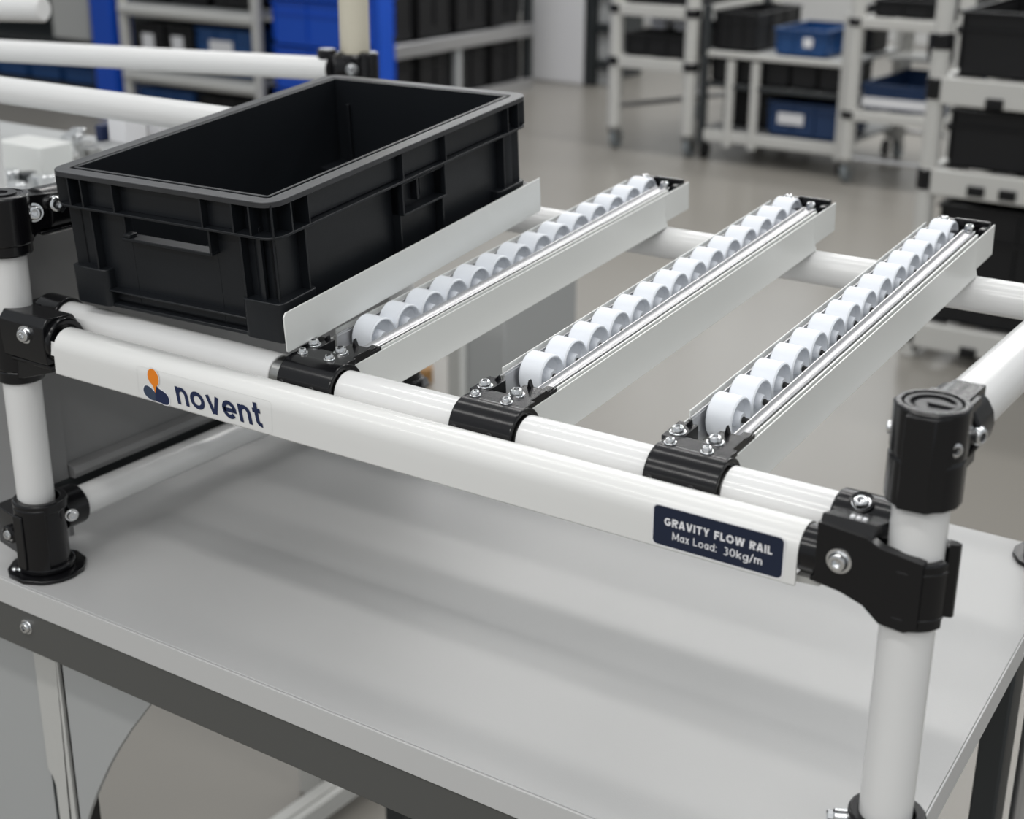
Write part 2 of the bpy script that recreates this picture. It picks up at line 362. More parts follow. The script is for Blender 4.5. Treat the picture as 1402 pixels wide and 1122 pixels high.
c = MB(); c.bolt((XR-.0318, -.0188, .9510), (0, -1, 0), .0052, .0045)
c.build('bolt', M['steel'], e2)
c = MB()
for i in range(3): c.box(XR-.0315+i*.0032, XR-.0295+i*.0032, -.0105, -.0080, .9712, .9724)
c.build('moulded_mark', M['whiteprint'], e2)
# second joint carrying the rail pipe
c = MB(); c.shell((.6325, TY, TZR), (.668, TY, TZR), .0128, .0168, 0, 2*math.pi, 16, .001)
c.box(.653, .684, TY-.016, TY+.004, TZR-.014, TZR+.012)
e3 = c.build('clamp_joint', M['black'], fr, bevel=.0006)
c = MB(); c.lathe((.6475, TY-.007, TZR+.0145), (.6475, TY-.0095, TZR+.0185), [(.0068, 0), (.0068, .0018), (.0052, .0022), (.0050, .0005)], 24); c.build('bolt_collar', M['black'], e3)
c = MB(); c.bolt((.6475, TY-.0078, TZR+.0148), (0, -.5, .86), .0042, .0036); c.build('bolt', M['steel'], e3)
# bottom right clamp
def base_foot(x, y, name='base_foot', top=.8120, arm=0, rr=.030, bolts=True):
    c = MB(); z = TZ
    ring(c, x, y, z+.006, top-.006, ri=.0142, ro=.0180)
    ring(c, x, y, top-.0085, top, ri=.0148, ro=.0206)
    c.shell((x, y, z+.006), (x, y, top-.0035), .0180, .0212, D2(-20), D2(60), 16, .001)
    pts = []
    for i in range(24):
        a = 2*math.pi*i/24; pts.append((x+rr*1.0*math.cos(a), y+rr*.92*math.sin(a)))
    c.prism([(x+(rr)*math.cos(D2(a)), y+rr*math.sin(D2(a))) for a in (-112, -78, -48, -38, -20, 0, 25, 60, 90, 120, 150, 175, 200, 228)], 'z', z, z+.0035)
    c.shell((x, y, z+.0035), (x, y, z+.009), .014, .0215, 0, 2*math.pi, 30, .001)
    c.box(x-.006, x+.004, y-.0225, y-.010, z+.008, top-.009)
    if arm: c.prism([(x-.010, y-.018), (x-.010, y+.012), (x-.040, y+.012), (x-.040, y-.012)], 'z', z+.017, top-.013)
    return c.build(name, M['black'], fr, bevel=.0009)
b1 = base_foot(XL+.004, 0, arm=1)
c = MB(); c.lathe((XL-.0115, -.0175, .7830), (XL-.0115, -.0225, .7830), [(.0075, 0), (.0075, .003), (.0058, .004), (.0056, .0018)], 24); c.build('bolt_collar', M['black'], b1)
bolts(b1, ((XL-.0115, -.0190, .7830), (.1, -1, .1), .0044, .004), ((XL+.0245, .012, .797), (1, -.5, 0), .0040, .0035))
for x_, y_ in ((XL-.010, -.020), (XL-.0065, -.0175)): MB().bolt((x_, y_, .7535), (0, 0, 1), .0022, .0016).build('flange_screw', M['steel'], b1)
c = MB(); c.shell((XL-.002, .018, .7905), (XL-.002, .039, .7905), .0127, .0165, 0, 2*math.pi, 20, .001); c.box(XL-.010, XL+.006, .012, .030, .779, .800); c.build('side_socket', M['black'], b1, bevel=.0006)
b2 = base_foot(XR+.001, 0, top=.8040, rr=.028)
c = MB(); c.cyl((XR-.017, -.006, .7965), (XR-.0250, -.010, .7965), .0042, 20, .0008); c.cyl((XR-.023, -.009, .7965), (XR-.0280, -.0115, .7965), .0030, 6, .0006); c.build('bolt', M['steel'], b2)
base_foot(.656, .463, top=.80, rr=.030); base_foot(-.02, .49, top=.80, rr=.028)
c = MB(); ring(c, .656, .463, .935, .972, ri=.0142, ro=.0185); c.shell((.622, RY, RZ), (.652, RY, RZ), .0142, .0178, 0, 2*math.pi, 20, .001); c.build('clamp_joint', M['black'], fr, bevel=.0006)
c = MB(); ring(c, -.02, .49, .935, .972, ri=.0142, ro=.0185); c.shell((-.02, RY, RZ), (.015, RY, RZ), .0142, .0178, 0, 2*math.pi, 20, .001); c.build('clamp_joint', M['black'], fr, bevel=.0006)

# left top elbow
c = MB(); T0 = 1.004
ring(c, XL, 0, T0, 1.046, ri=.0142, ro=.0190)
ring(c, XL, 0, 1.012, 1.0475, ri=.0142, ro=.0205)
c.prism([(.010, 1.010), (.022, 1.0185), (.056, 1.0205), (.056, 1.0395), (.050, 1.0425), (.010, 1.0455)], 'x', XL-.012, XL+.0135)
c.shell((XL, .030, 1.0285), (XL, .060, 1.0285), .0145, .0178, 0, 2*math.pi, 18, .001)
c.box(XL-.003, XL+.016, .020, .056, 1.0155, 1.0175)
e4 = c.build('elbow_joint', M['black'], fr, bevel=.0009)
c = MB(); c.lathe((XL, 0, 1.046), (XL, 0, 1.05), [(0, .0012), (.006, .0012), (.006, .0028), (.012, .0028), (.012, .0012), (.0165, .0012), (.0165, .002), (.0185, .0015)], 32); c.build('end_cap', M['cap'], e4)
bolts(e4, ((XL+.0135, .0170, 1.0325), (1, -.55, .1), .0054, .005), ((XL+.0145, .0365, 1.0355), (1, -.55, .1), .0062, .007))
# left middle clamp
c = MB()
ring(c, XL, 0, .9180, .9605, ri=.0142, ro=.0178); ring(c, XL, 0, .9080, .9180, ri=.0142, ro=.0172)
ring(c, XL, 0, .9130, .9600, ri=.0148, ro=.0195, a0=100, a1=250)
c.prism([(-.0165, .9330), (.008, .9330), (.0150, .9430), (.0155, .9560), (.010, .9650), (-.0125, .9668), (-.0178, .9610), (-.0182, .9480)], 'x', XL+.006, XL+.0535)
c.shell((XL+.046, -.001, FZ+.002), (XL+.058, -.001, FZ+.002), .012, .0168, 0, 2*math.pi, 20, .001)
c.prism([(-.0145, .9290), (.008, .9290), (.008, .9318), (-.0145, .9318)], 'x', XL+.010, XL+.0535)
c.prism([(XL+.004, .9100), (XL+.052, .9262), (XL+.052, .9290), (XL+.004, .9330)], 'y', -.012, .010)
e5 = c.build('clamp_joint', M['black'], fr, bevel=.0009)
c = MB(); c.bolt((XL+.0345, -.0180, .9535), (.2, -1, 0), .0052, .0048); c.build('bolt', M['steel'], e5)
c = MB(); c.shell((.004, TY, TZR), (.029, TY, TZR), .0128, .0168, 0, 2*math.pi, 20, .001); c.box(-.004, .012, .010, TY+.006, TZR-.012, TZR+.012); c.build('clamp_joint', M['black'], fr, bevel=.0006)

# grey side sheet on the left
ss = empty('side_sheet', (-.02, .25, .80), 'grey sheet metal side panel behind the left post and under the crate', 'panel')
MB().box(-.0215, -.0200, .033, .47, .8035, 1.012).build('sheet', M['greysheet'], ss)
MB().box(-.0215, -.0165, .0322, .0490, .8035, 1.012).build('front_flange', M['greysheet'], ss)
MB().prism([(-.0200, .8035), (-.0110, .8035), (-.0090, .8085), (-.0110, .8130), (-.0200, .8150)], 'y', .050, .47).build('bottom_fold', M['greysheet'], ss, bevel=.0006)

MB().box(-.0212, -.0180, .034, .46, .780, .8033).build('shadow_line_strip', M['dark'], ss)  # added dark strip standing for the shadow line above the side pipe
MB().box(-.135, -.0216, .048, .052, TZ+.0005, .930).build('cross_sheet', M['greysheet'], ss)

# ------------------------------------------------------------------ clip-on label profile in front
lp = empty('label_profile', (.35, -.0, FZ-.022), 'long glossy white label strip clipped over the front pipe with a logo and load label', 'label holder')
c = MB(); ro, ri = .0136, .0122
P0 = lambda r, a: (FY+r*math.cos(D2(a)), FZ+r*math.sin(D2(a)))
outer = [P0(ro, a) for a in (0, 15, 30, 45, 60, 75, 90, 105, 120, 135, 150, 165, 178)]
outer += [(-.0177, FZ-.006), (-.0178, .9300), (-.0170, .9290), (-.0164, .9300), (-.0163, FZ-.006)]
inner = [P0(ri, a) for a in (178, 165, 150, 135, 120, 105, 90, 75, 60, 45, 30, 15, 0)]
pts = outer+inner
X0, X1 = .0640, .6310
c.prism(pts, 'x', X0+.0035, X1)
# nibbed left end
c.prism([(-.0174, FZ-.004), (-.0160, FZ-.004), (-.0146, FZ+.004), (-.0160, FZ+.006)], 'x', X0, X0+.004)
c.build('profile_body', M['panel'], lp, ang=25)
YF = -.0179
c = MB(); c.prism([(X1-.003, .932), (X1+.013, .932), (X1+.010, .929), (X1-.003, .928)], 'y', -.010, -.002); c.build('end_clip', M['cab2'], lp)
# logo sticker
c = MB(); O_ = rrect(.1520, .2740, .9306, .9530, .003); I_ = rrect(.1522, .2738, .9308, .9528, .0028); nO = len(O_)
c._add([(a_, YF-.00005, b_) for a_, b_ in O_]+[(a_, YF-.00005, b_) for a_, b_ in I_], [(i, (i+1) % nO, nO+(i+1) % nO, nO+i) for i in range(nO)])
st = c.build('logo_sticker', M['clearfilm'], lp, flat=True)
YT = YF-.00012
def blob(name, m, pts, sub, y):
    mb = MB(); mb.prism(pts, 'y', y-.00010, y+.00004); return mb.build(name, m, sub, flat=True)
def outline(uv, grow=1.0):
    P = [at(180+u/7.01, 490+v/7.01, Y=YT) for u, v in uv]; cx_ = sum(p.x for p in P)/len(P); cz_ = sum(p.z for p in P)/len(P)
    P = [Vector((p.x, p.z)) for p in P]
    for _ in range(2):
        Q = []
        for i in range(len(P)):
            a_, b_ = P[i], P[(i+1) % len(P)]; Q += [a_*.75+b_*.25, a_*.25+b_*.75]
        P = Q
    return [(cx_+(p.x-cx_)*grow, cz_+(p.y-cz_)*grow) for p in P]
o_uv = [(150, 165), (160, 118), (188, 102), (222, 118), (250, 162), (264, 212), (260, 255), (238, 275), (233, 335), (228, 336), (208, 268), (170, 228)]
l_uv = [(114, 300), (128, 265), (160, 268), (195, 295), (222, 328), (238, 345), (240, 380), (236, 414), (195, 408), (150, 375), (122, 338)]
n_uv = [(236, 262), (262, 298), (312, 328), (348, 362), (368, 410), (362, 454), (322, 454), (285, 432), (262, 428), (232, 414), (232, 370), (230, 335)]
for nm, uv, mm, dy in (('logo_drop', o_uv, 'orange', .00008), ('logo_petal', l_uv, 'slate', .00003), ('logo_petal', n_uv, 'navy', .00005)):
    blob('logo_halo', M['whiteprint'], outline(uv, 1.12), st, YT+.00002)
    blob(nm, M[mm], outline(uv), st, YT-dy)
text_mesh('logo_lettering', 'novent', M['navy'], st, .1900, .2665, .9334, .0121, YT-.00003, w=.235, gap=.17, slant=.20)
# load label
ll = MB().prism(rrect(.5480, .6245, .9308, .9550, .0032), 'y', YF-.00006, YF+.0001).build('load_label_border', M['whiteprint'], lp, flat=True)
lb2 = MB().prism(rrect(.5488, .6237, .9315, .9543, .0028), 'y', YF-.00018, YF).build('load_label', M['navylabel'], ll, flat=True)
text_mesh('label_lettering', 'GRAVITY FLOW RAIL', M['whiteprint'], ll, .5554, .6178, .9436, .0047, YF-.00022, w=.235, gap=.14)
text_mesh('label_lettering', 'Max Load:', M['whiteprint'], ll, .5604, .5866, .9362, .0033, YF-.00022, w=.20, gap=.20, capscale=1.38)
text_mesh('label_lettering', '30kg/m', M['whiteprint'], ll, .5905, .6126, .9362, .0033, YF-.00022, w=.20, gap=.20, capscale=1.38)

# ------------------------------------------------------------------ roller rails
INC = .0822; RL = .4725
def rail_matrix(x, yaw=0.0, y=.045, z=.9625):
    return Matrix.Translation((x, y, z)) @ Matrix.Rotation(yaw, 4, 'Z') @ Matrix.Rotation(math.atan(INC), 4, 'X')
def make_rail(label, bracket=True):
    r = empty('roller_rail', (0, 0, 0), label, 'roller rail', local=True)
    # right plate: slightly flared foot
    c = MB()
    def plate(y0, y1, zb):
        c.prism([(0, 0), (0, -.0195), (.0024, zb), (.0012, zb-.0004), (-.0012, -.0205), (-.0012, 0)], 'y', y0, y1)
    c.prism([(0, -.0005), (0, -.0195), (.0024, -.0292), (.0012, -.0296), (-.0012, -.0205), (-.0012, -.0005)], 'y', .0015, RL-.044)
    c.prism([(0, -.0005), (0, -.0255), (-.0012, -.0255), (-.0012, -.0005)], 'y', RL-.044, RL)
    c.build('side_plate', M['plate'], r, bevel=.0003)
    c = MB()
    c.prism([(.0015, -.0215), (.0015, -.0010), (.0370, -.0010), (.0370, .0035), (RL-.030, .0035), (RL-.030, -.0215)], 'x', -.0470, -.0460)
    c.build('side_plate', M['plate'], r, bevel=.0003)
    c = MB(); c.box(-.0445, -.0432, .034, RL-.034, -.020, .0012); c.box(-.0460, -.0430, .034, RL-.034, -.0012, -.0002)
    c.build('inner_strip', M['alu'], r, bevel=.0002)
    c = MB(); c.box(-.0460, -.0012, .004, RL-.004, -.0226, -.0212); c.build('floor_web', M['plate'], r)
    # bright rounded channel
    c = MB()
    def chan(y, l, r_):
        k = (r_-l)/.0098
        return [(l+(x_+.0128)*k, y, z_) for x_, z_ in ((-.0128, -.012), (-.0128, .0012), (-.0122, .0022), (-.0112, .0022), (-.0104, .0006), (-.0085, -.0006), (-.0060, -.0004), (-.0048, .0010), (-.0040, .0016), (-.0032, .0010), (-.0030, -.012), (-.0042, -.012), (-.0044, -.0016), (-.0115, -.0016), (-.0117, -.012))]
    A_, B_ = chan(.0105, -.0118, -.0040), chan(RL-.032, -.0168, -.0060); nA = len(A_)
    c._add(A_+B_, [list(range(nA)), list(range(nA, 2*nA))[::-1]]+[(i, nA+i, nA+(i+1) % nA, (i+1) % nA) for i in range(nA)])
    c.build('bright_channel', M['alu'], r, ang=50)
    c = MB(); c._add([(-.0030, .012, -.003), (-.0019, .012, -.003), (-.0019, .012, .0006), (-.0030, .012, .0006), (-.0044, RL-.034, -.003), (-.0030, RL-.034, -.003), (-.0030, RL-.034, .0008), (-.0044, RL-.034, .0008)], [(0, 1, 2, 3), (7, 6, 5, 4), (0, 4, 5, 1), (1, 5, 6, 2), (2, 6, 7, 3), (3, 7, 4, 0)]); c.build('edge_strip', M['plate'], r)
    MB().box(-.0060, -.0013, .011, RL-.034, -.0075, -.0045).build('gap_shade_filler', M['black'], r)  # black filler added so the gap beside the channel looks deep in shade
    # rollers
    n = 14; r0 = .0142; first = None
    for k in range(n):
        y = .0610+k*.0294; z = -.0072
        if first is None:
            c = MB(); x0, x1 = -.0415, -.0242
            prof = [(.0, .002), (.0045, .002), (.0050, .0045), (.0118, .0040), (.0126, .0), (.0134, .0), (r0, .0009), (r0, .0164), (.0134, .0173), (.0126, .0173), (.0119, .0138), (.0052, .0120), (.0042, .0183), (.0, .0183)]
            c.lathe((x0, y, z), (x1, y, z), prof, 40)
            w = c.build('roller', M['wheel'], r, ang=28)
            c = MB(); c.cyl((x1-.001, y, z), (x1+.0025, y, z), .0021, 16, .0005); c.cyl((x1+.002, y, z), (-.0117, y, z), .0016, 12); c.cyl((-.0460, y, z), (x0+.003, y, z), .0016, 12)
            a = c.build('axle', M['hub'], w); first = w; firsty = y
        else:
            w = first.copy(); COL.objects.link(w); w.parent = r; w.location = (0, y-firsty, 0)
            a = children(first)[0].copy(); COL.objects.link(a); a.parent = w
    # front bracket
    if bracket:
        yc, zc = -.0150, -.0113
        c = MB(); c.shell((-.0405, yc, zc), (.0045, yc, zc), .0143, .0176, D2(-5), D2(215), 28, .0006)
        c.box(-.0395, .0035, -.0165, -.0015, .0028, .0062)
        # stepped deck behind the pipe, hollow in the middle
        c.box(-.0440, -.0315, -.0030, .0190, -.004, .0052); c.box(-.0175, -.0006, -.0030, .0190, -.004, .0050)
        c.box(-.0350, -.0170, .0000, .0030, -.004, .0045); c.box(-.0345, -.0175, .0030, .0190, -.008, -.004)
        c.box(-.0080, -.0006, .0185, .0300, -.004, .0020); c.box(-.0060, -.0008, -.0120, .0270, .0020, .0036)
        c.prism([(-.0135, .0045), (-.0100, .0045), (-.0120, .0105)], 'y', .0150, .0185)
        c.prism([(-.0385, .0045), (-.0345, .0045), (-.0350, .0085)], 'y', .0150, .0185)
        br = c.build('mount_bracket', M['black'], r, bevel=.0007)
        for (x, y, zb, rr) in ((-.0335, -.0115, .0062, .0028), (-.0105, -.0115, .0062, .0030), (-.0370, .0040, .0052, .0038), (-.0125, .0025, .0050, .0040)):
            MB().bolt((x, y, zb), (0, 0, 1), rr, rr*1.15).build('bolt', M['steel'], br)
        for x_ in (-.036, -.010): MB().cyl((x_, yc-.0160, zc+.0035), (x_, yc-.0180, zc+.0040), .0024, 12, .0006).build('saddle_screw', M['hub'], br)
    # rear bracket
    c = MB()
    c.box(-.0300, -.0014, RL-.030, RL-.006, -.0205, -.004); c.box(-.0300, -.0014, RL-.010, RL-.006, -.0205, .0035)
    c.box(-.0440, -.0290, RL-.022, RL-.008, -.0205, .0032); c.box(-.0065, -.0014, RL-.022, RL-.006, -.0040, .0010)
    c.box(-.0400, -.0060, RL-.058, RL-.036, -.0285, -.0225)
    br = c.build('end_bracket', M['black'], r, bevel=.0009)
    MB().bolt((-.0145, RL-.0195, -.003), (0, 0, 1), .0040, .006).build('bolt', M['steel'], br)
    MB().bolt((-.0365, RL-.015, .0030), (0, 0, 1), .0032, .0028).build('bolt', M['steel'], br)
    return r
G = 'gravity roller rails on the pipe rack'
r1 = make_rail('white roller rail beside the side guide plate of the black crate'); tag(r1, group=G)
rl2 = copy_tree(r1); rl2['label'] = 'middle white roller rail between the two others with free air on both sides'
rl3 = copy_tree(r1); rl3['label'] = 'white roller rail nearest the tall right post with its round cap'
r1.matrix_world = rail_matrix(.2900); rl2.matrix_world = rail_matrix(.4295); rl3.matrix_world = rail_matrix(.5640)
rl2['group'] = G; rl3['group'] = G

# side guide beside the crate
GY = D2(3.5)
gm = Matrix.Translation((.2520, .0215, .9966)) @ Matrix.Rotation(GY, 4, 'Z') @ Matrix.Rotation(math.atan(INC), 4, 'X')
g = empty('side_guide', (0, 0, 0), 'long white side guide plate along the right flank of the black crate', 'guide', local=True); g.matrix_world = gm
c = MB(); c.prism([(0, -.0265), (.0015, -.0275), (.340, -.0275), (.340, 0), (.0025, 0), (0, -.0025)], 'x', -.0012, 0); c.build('upright_plate', M['plate'], g, bevel=.0003)
c = MB(); c.box(-.022, 0, .032, .340, -.0285, -.0273); c.build('bottom_flange', M['plate'], g, bevel=.0002)
MB().box(-.185, -.003, .055, .085, -.0300, -.0288).build('support_strip', M['plate'], g); MB().box(-.185, -.003, .30, .33, -.0300, -.0288).build('support_strip', M['plate'], g)
c = MB(); c.box(-.030, -.004, .316, .337, -.0273, -.004); c.build('end_stop', M['black'], g, bevel=.001)

# ------------------------------------------------------------------ black crate
Wc, Lc, Hc = .1915, .320, .0985
cm = Matrix.Translation((.0530, .0190, .9712)) @ Matrix.Rotation(D2(3.3), 4, 'Z') @ Matrix.Rotation(math.atan(.080), 4, 'X')
cr_ = empty('storage_crate', (0, 0, 0), 'black open stacking crate with a hand slot sitting on the pipe rack', 'crate', local=True); cr_.matrix_world = cm
t = .004
c = MB()
i0 = .0085     # wall inset at top (outside face) relative to foot box
wt = .0028
# floor
c.box(i0, Wc-i0, i0, Lc-i0, .002, .005)
# long walls and rear wall
c.box(i0, i0+wt, i0, Lc-i0, .002, Hc); c.box(Wc-i0-wt, Wc-i0, i0, Lc-i0, .002, Hc); c.box(i0, Wc-i0, Lc-i0-wt, Lc-i0, .002, Hc)
# front wall with hand opening
hx0, hx1, hz0, hz1 = .0560, .1340, .0560, .0725
c.box(i0, hx0, i0, i0+wt, .002, Hc); c.box(hx1, Wc-i0, i0, i0+wt, .002, Hc); c.box(hx0, hx1, i0, i0+wt, .002, hz0); c.box(hx0, hx1, i0, i0+wt, hz1, Hc)
# corner columns
for cx_, cy_, a0 in ((0.015, .015, 180), (Wc-.015, .015, 270), (Wc-.015, Lc-.015, 0), (.015, Lc-.015, 90)):
    c.shell((cx_, cy_, .022), (cx_, cy_, Hc-.020), .0085, .0115, D2(a0), D2(a0+90), 10, .0005)
zl = Hc-.0235
body = c.build('body', M['crate'], cr_, bevel=.0006)
# rim
def ringprism(mb, x0, x1, y0, y1, r, inset, z0, z1):
    n = 7; O = rrect(x0, x1, y0, y1, r, n); I = rrect(x0+inset, x1-inset, y0+inset, y1-inset, max(r-inset, .001), n); m = len(O)
    V = [(a, b, z0) for a, b in O]+[(a, b, z1) for a, b in O]+[(a, b, z0) for a, b in I]+[(a, b, z1) for a, b in I]; Fc = []
    for i in range(m):
        j = (i+1) % m
        Fc += [(i, j, m+j, m+i), (m+i, m+j, 3*m+j, 3*m+i), (2*m+j, 2*m+i, 3*m+i, 3*m+j), (j, i, 2*m+i, 2*m+j)]
    mb._add(V, Fc)
c = MB()
ringprism(c, -t, Wc+t, -t, Lc+t, .013, .0105, Hc-.0022, Hc)
ringprism(c, -t, Wc+t, -t, Lc+t, .013, .0015, Hc-.0038, Hc-.0015)
c.build('rim', M['crate_rim'], cr_, bevel=.0004)
c = MB()
ringprism(c, -t+.0004, Wc+t-.0004, -t+.0004, Lc+t-.0004, .0125, .0120, zl-.0018, zl)
c.build('lower_rib_ring', M['crate'], cr_, bevel=.0004)
# recessed band panels between rim and lower ring
c = MB()
def xr(x, y0=-t+.0006, y1=i0+.001, z0=zl, z1=Hc-.002, w=.0014): MB().box(x-w/2, x+w/2, y0, y1, z0, z1).build('rim_rib', M['crate'], cr_)
for x in (.014, .0262, .0555, .1345, .1610, .1755): xr(x); xr(x, y0=Lc-i0-.001, y1=Lc+t-.0006)
def yr(y, x0, x1, z0=zl, z1=Hc-.002, w=.0014): MB().box(x0, x1, y-w/2, y+w/2, z0, z1).build('rim_rib', M['crate'], cr_)
for y in (.016, .034, .1430, .1990, .290, .306):
    yr(y, Wc-i0-.001, Wc+t-.0006); yr(y, -t+.0006, i0+.001)
c.box(.0262, .0555, .0025, i0, zl, Hc-.002); c.box(.0560, .1340, .0035, i0, zl, Hc-.002); c.box(.1345, .1610, .0025, i0, zl, Hc-.002)
for y0, y1 in ((.034, .143), (.143, .199), (.199, .290)): c.box(Wc-i0, Wc-.002, y0, y1, zl+.0006, Hc-.002); c.box(.002, i0, y0, y1, zl+.0006, Hc-.002)
# diagonal corner ribs
for sx, sy in ((0, 0), (1, 0), (1, 1), (0, 1)):
    p0 = Vector((sx*Wc+(-1 if sx else 1)*.0105, sy*Lc+(-1 if sy else 1)*.0105, 0)); p1 = Vector((sx*Wc+(-1 if sx else 1)*(-.0003), sy*Lc+(-1 if sy else 1)*(-.0003), 0))
    c.bar(p0+Vector((0, 0, (zl+Hc)/2-.001)), p1+Vector((0, 0, (zl+Hc)/2-.001)), .0014, Hc-zl-.002)
    c.bar(p0*1+Vector((0, 0, .048)), p0.lerp(p1, .62)+Vector((0, 0, .048)), .0014, .054)
c.build('rim_band', M['crate'], cr_, bevel=.0003)
# lower wall ribs
for x in (.0262, .1610):
    for y_a, y_b in ((.0015, i0), (Lc-i0, Lc-.0015)): MB().box(x-.0008, x+.0008, y_a, y_b, .022, zl).build('wall_rib', M['crate'], cr_, bevel=.0003)
for y in (.034, .143, .199, .290):
    for x_a, x_b in ((Wc-i0, Wc-.0015), (.0015, i0)): MB().box(x_a, x_b, y-.0008, y+.0008, .004, zl).build('wall_rib', M['crate'], cr_, bevel=.0003)
# hand grip lip
c = MB(); c.box(hx0-.001, hx1+.002, .0005, i0+.001, hz0-.0022, hz0); c.box(hx1, hx1+.0018, .0005, i0+.001, hz0-.002, zl); c.box(hx0-.0018, hx0, .004, i0+.001, hz0-.002, zl)
c.box(hx0, hx0+.006, .0010, i0, hz0, hz0+.0025)
c.build('hand_grip', M['crate'], cr_, bevel=.0005)
# latch pocket on the flank
c = MB(); c.box(Wc-i0, Wc+.0022, .143, .199, .0480, .0496); c.box(Wc-i0, Wc+.0018, .1422, .1438, .048, zl); c.box(Wc-i0, Wc+.0018, .1982, .1998, .048, zl)
c.box(Wc-i0, Wc-.003, .1675, .1700, .0530, zl-.003); c.box(Wc-i0, Wc-.003, .1715, .1725, .0560, zl-.003); c.box(Wc-i0, Wc+.0008, .143, .199, .0705, .0717)
c.build('latch_pocket', M['crate'], cr_, bevel=.0004)
# stepped feet
c = MB()
fl = .040
for sx in (0, 1):
    for sy in (0, 1):
        xa, xb = (0, fl*.85) if not sx else (Wc-fl*.85, Wc); ya, yb = (0, fl) if not sy else (Lc-fl, Lc)
        V = rrect(xa, xb, ya, yb, .0045, 4); c.prism(V, 'z', .0006, .0285)
c.box(fl*.8, Wc-fl*.8, .0035, i0+.001, .0, .0030); c.box(fl*.8, Wc-fl*.8, .0015, i0+.001, .0125, .0140); c.box(fl*.8, Wc-fl*.8, Lc-i0, Lc-.0035, 0, .014)
c.box(Wc-i0, Wc-.0025, fl*.8, Lc-fl*.8, 0, .0030); c.box(.0025, i0, fl*.8, Lc-fl*.8, 0, .0030); c.box(Wc-i0, Wc-.001, fl*.8, Lc-fl*.8, .0125, .014)
c.build('foot_step', M['crate'], cr_, bevel=.0007)

# ------------------------------------------------------------------ background helpers
def tote(name, label, x0, x1, y0, y1, z0, z1, m, cat='crate', group=None, paper=None, ribs=3):
    h = z1-z0; w = x1-x0; d = y1-y0; rx = min(.012, w*.05)
    e = empty(name, ((x0+x1)/2, (y0+y1)/2, z0), label, cat, group)
    c = MB(); tt = .004; a, b, p, q = x0+rx, x1-rx, y0+rx, y1-rx
    c.box(a, b, p, q, z0, z0+tt); c.box(a, a+tt, p, q, z0, z1); c.box(b-tt, b, p, q, z0, z1); c.box(a, b, p, p+tt, z0, z1); c.box(a, b, q-tt, q, z0, z1)
    for i in range(ribs+1):
        xx = a+(b-a)*i/ribs; c.box(xx-.003, xx+.003, y0+.004, p, z0+h*.12, z1-.002); yy = p+(q-p)*i/ribs; c.box(b, x1-.004, yy-.003, yy+.003, z0+h*.12, z1-.002)
    c.box(x0+.003, x1-.003, y0+.003, p, z0+h*.70, z0+h*.73); c.box(b, x1-.003, y0+.003, y1-.003, z0+h*.70, z0+h*.73)
    c.build('body', m, e)
    c = MB(); c.box(x0, x1, y0, p+tt, z1-.008, z1); c.box(x0, x1, q-tt, y1, z1-.008, z1); c.box(x0, a+tt, p, q, z1-.008, z1); c.box(b-tt, x1, p, q, z1-.008, z1)
    c.build('rim', m, e, bevel=.001)
    if paper:
        c = MB(); c.box(x0+w*paper[0], x0+w*paper[1], y0+.001, y0+.0035, z0+h*paper[2], z0+h*paper[3]); c.build('paper_label', M['white'], e)
    return e
def caster(c, cw, x, y, r=.045):
    c.cyl((x, y, r*1.9), (x, y, r*2.3), .028, 20); c.prism([(y-.02, r*1.9), (y+.02, r*1.9), (y+.03, r*.9), (y+.01, r*.8)], 'x', x-.02, x-.016); c.prism([(y-.02, r*1.9), (y+.02, r*1.9), (y+.03, r*.9), (y+.01, r*.8)], 'x', x+.016, x+.02)
    cw.cyl((x-.013, y+.02, r), (x+.013, y+.02, r), r, 24, .004)
def cart(name, label, x0, x1, y0, y1, ztop, levels, pr=.026, beam=.055, casters=True, group=None, mids=(), jz=()):
    e = empty(name, ((x0+x1)/2, (y0+y1)/2, 0), label, 'rack', group)
    zb = .10 if casters else .0
    for x in (x0, x1)+tuple(mids):
        for y in (y0, y1):
            MB().cyl((x, y, zb), (x, y, ztop), pr, 20, .002).build('post', M['rackw'], e)
            if casters:
                c = MB(); cw = MB(); caster(c, cw, x, y); co = c.build('caster_fork', M['baresteel'], e); cw.build('caster_wheel', M['caster'], co)
    for z in levels:
        for y in (y0-pr*.4, y1):
            MB().box(x0+pr*.6, x1-pr*.6, y-.014, y+.014, z-beam, z).build('shelf_beam', M['rackw'], e, bevel=.004)
        for x in (x0, x1): MB().box(x-.012, x+.012, y0, y1, z-beam*.7, z-.005).build('side_beam', M['rackw'], e, bevel=.003)
        c = MB()
        n = max(2, int((x1-x0)/.12))
        for i in range(n): xx = x0+(x1-x0)*(i+.5)/n; c.box(xx-.012, xx+.012, y0, y1, z-.018, z-.001)
        c.build('roller_track', M['alu'], e)
    for z in list(levels)+list(jz):
        for x in (x0, x1):
            c = MB(); c.cyl((x, y0, z-beam*.85 if z in levels else z-.02), (x, y0, z-.004 if z in levels else z+.02), pr*1.18, 16, .003); c.build('joint_clamp', M['black'], e)
    return e

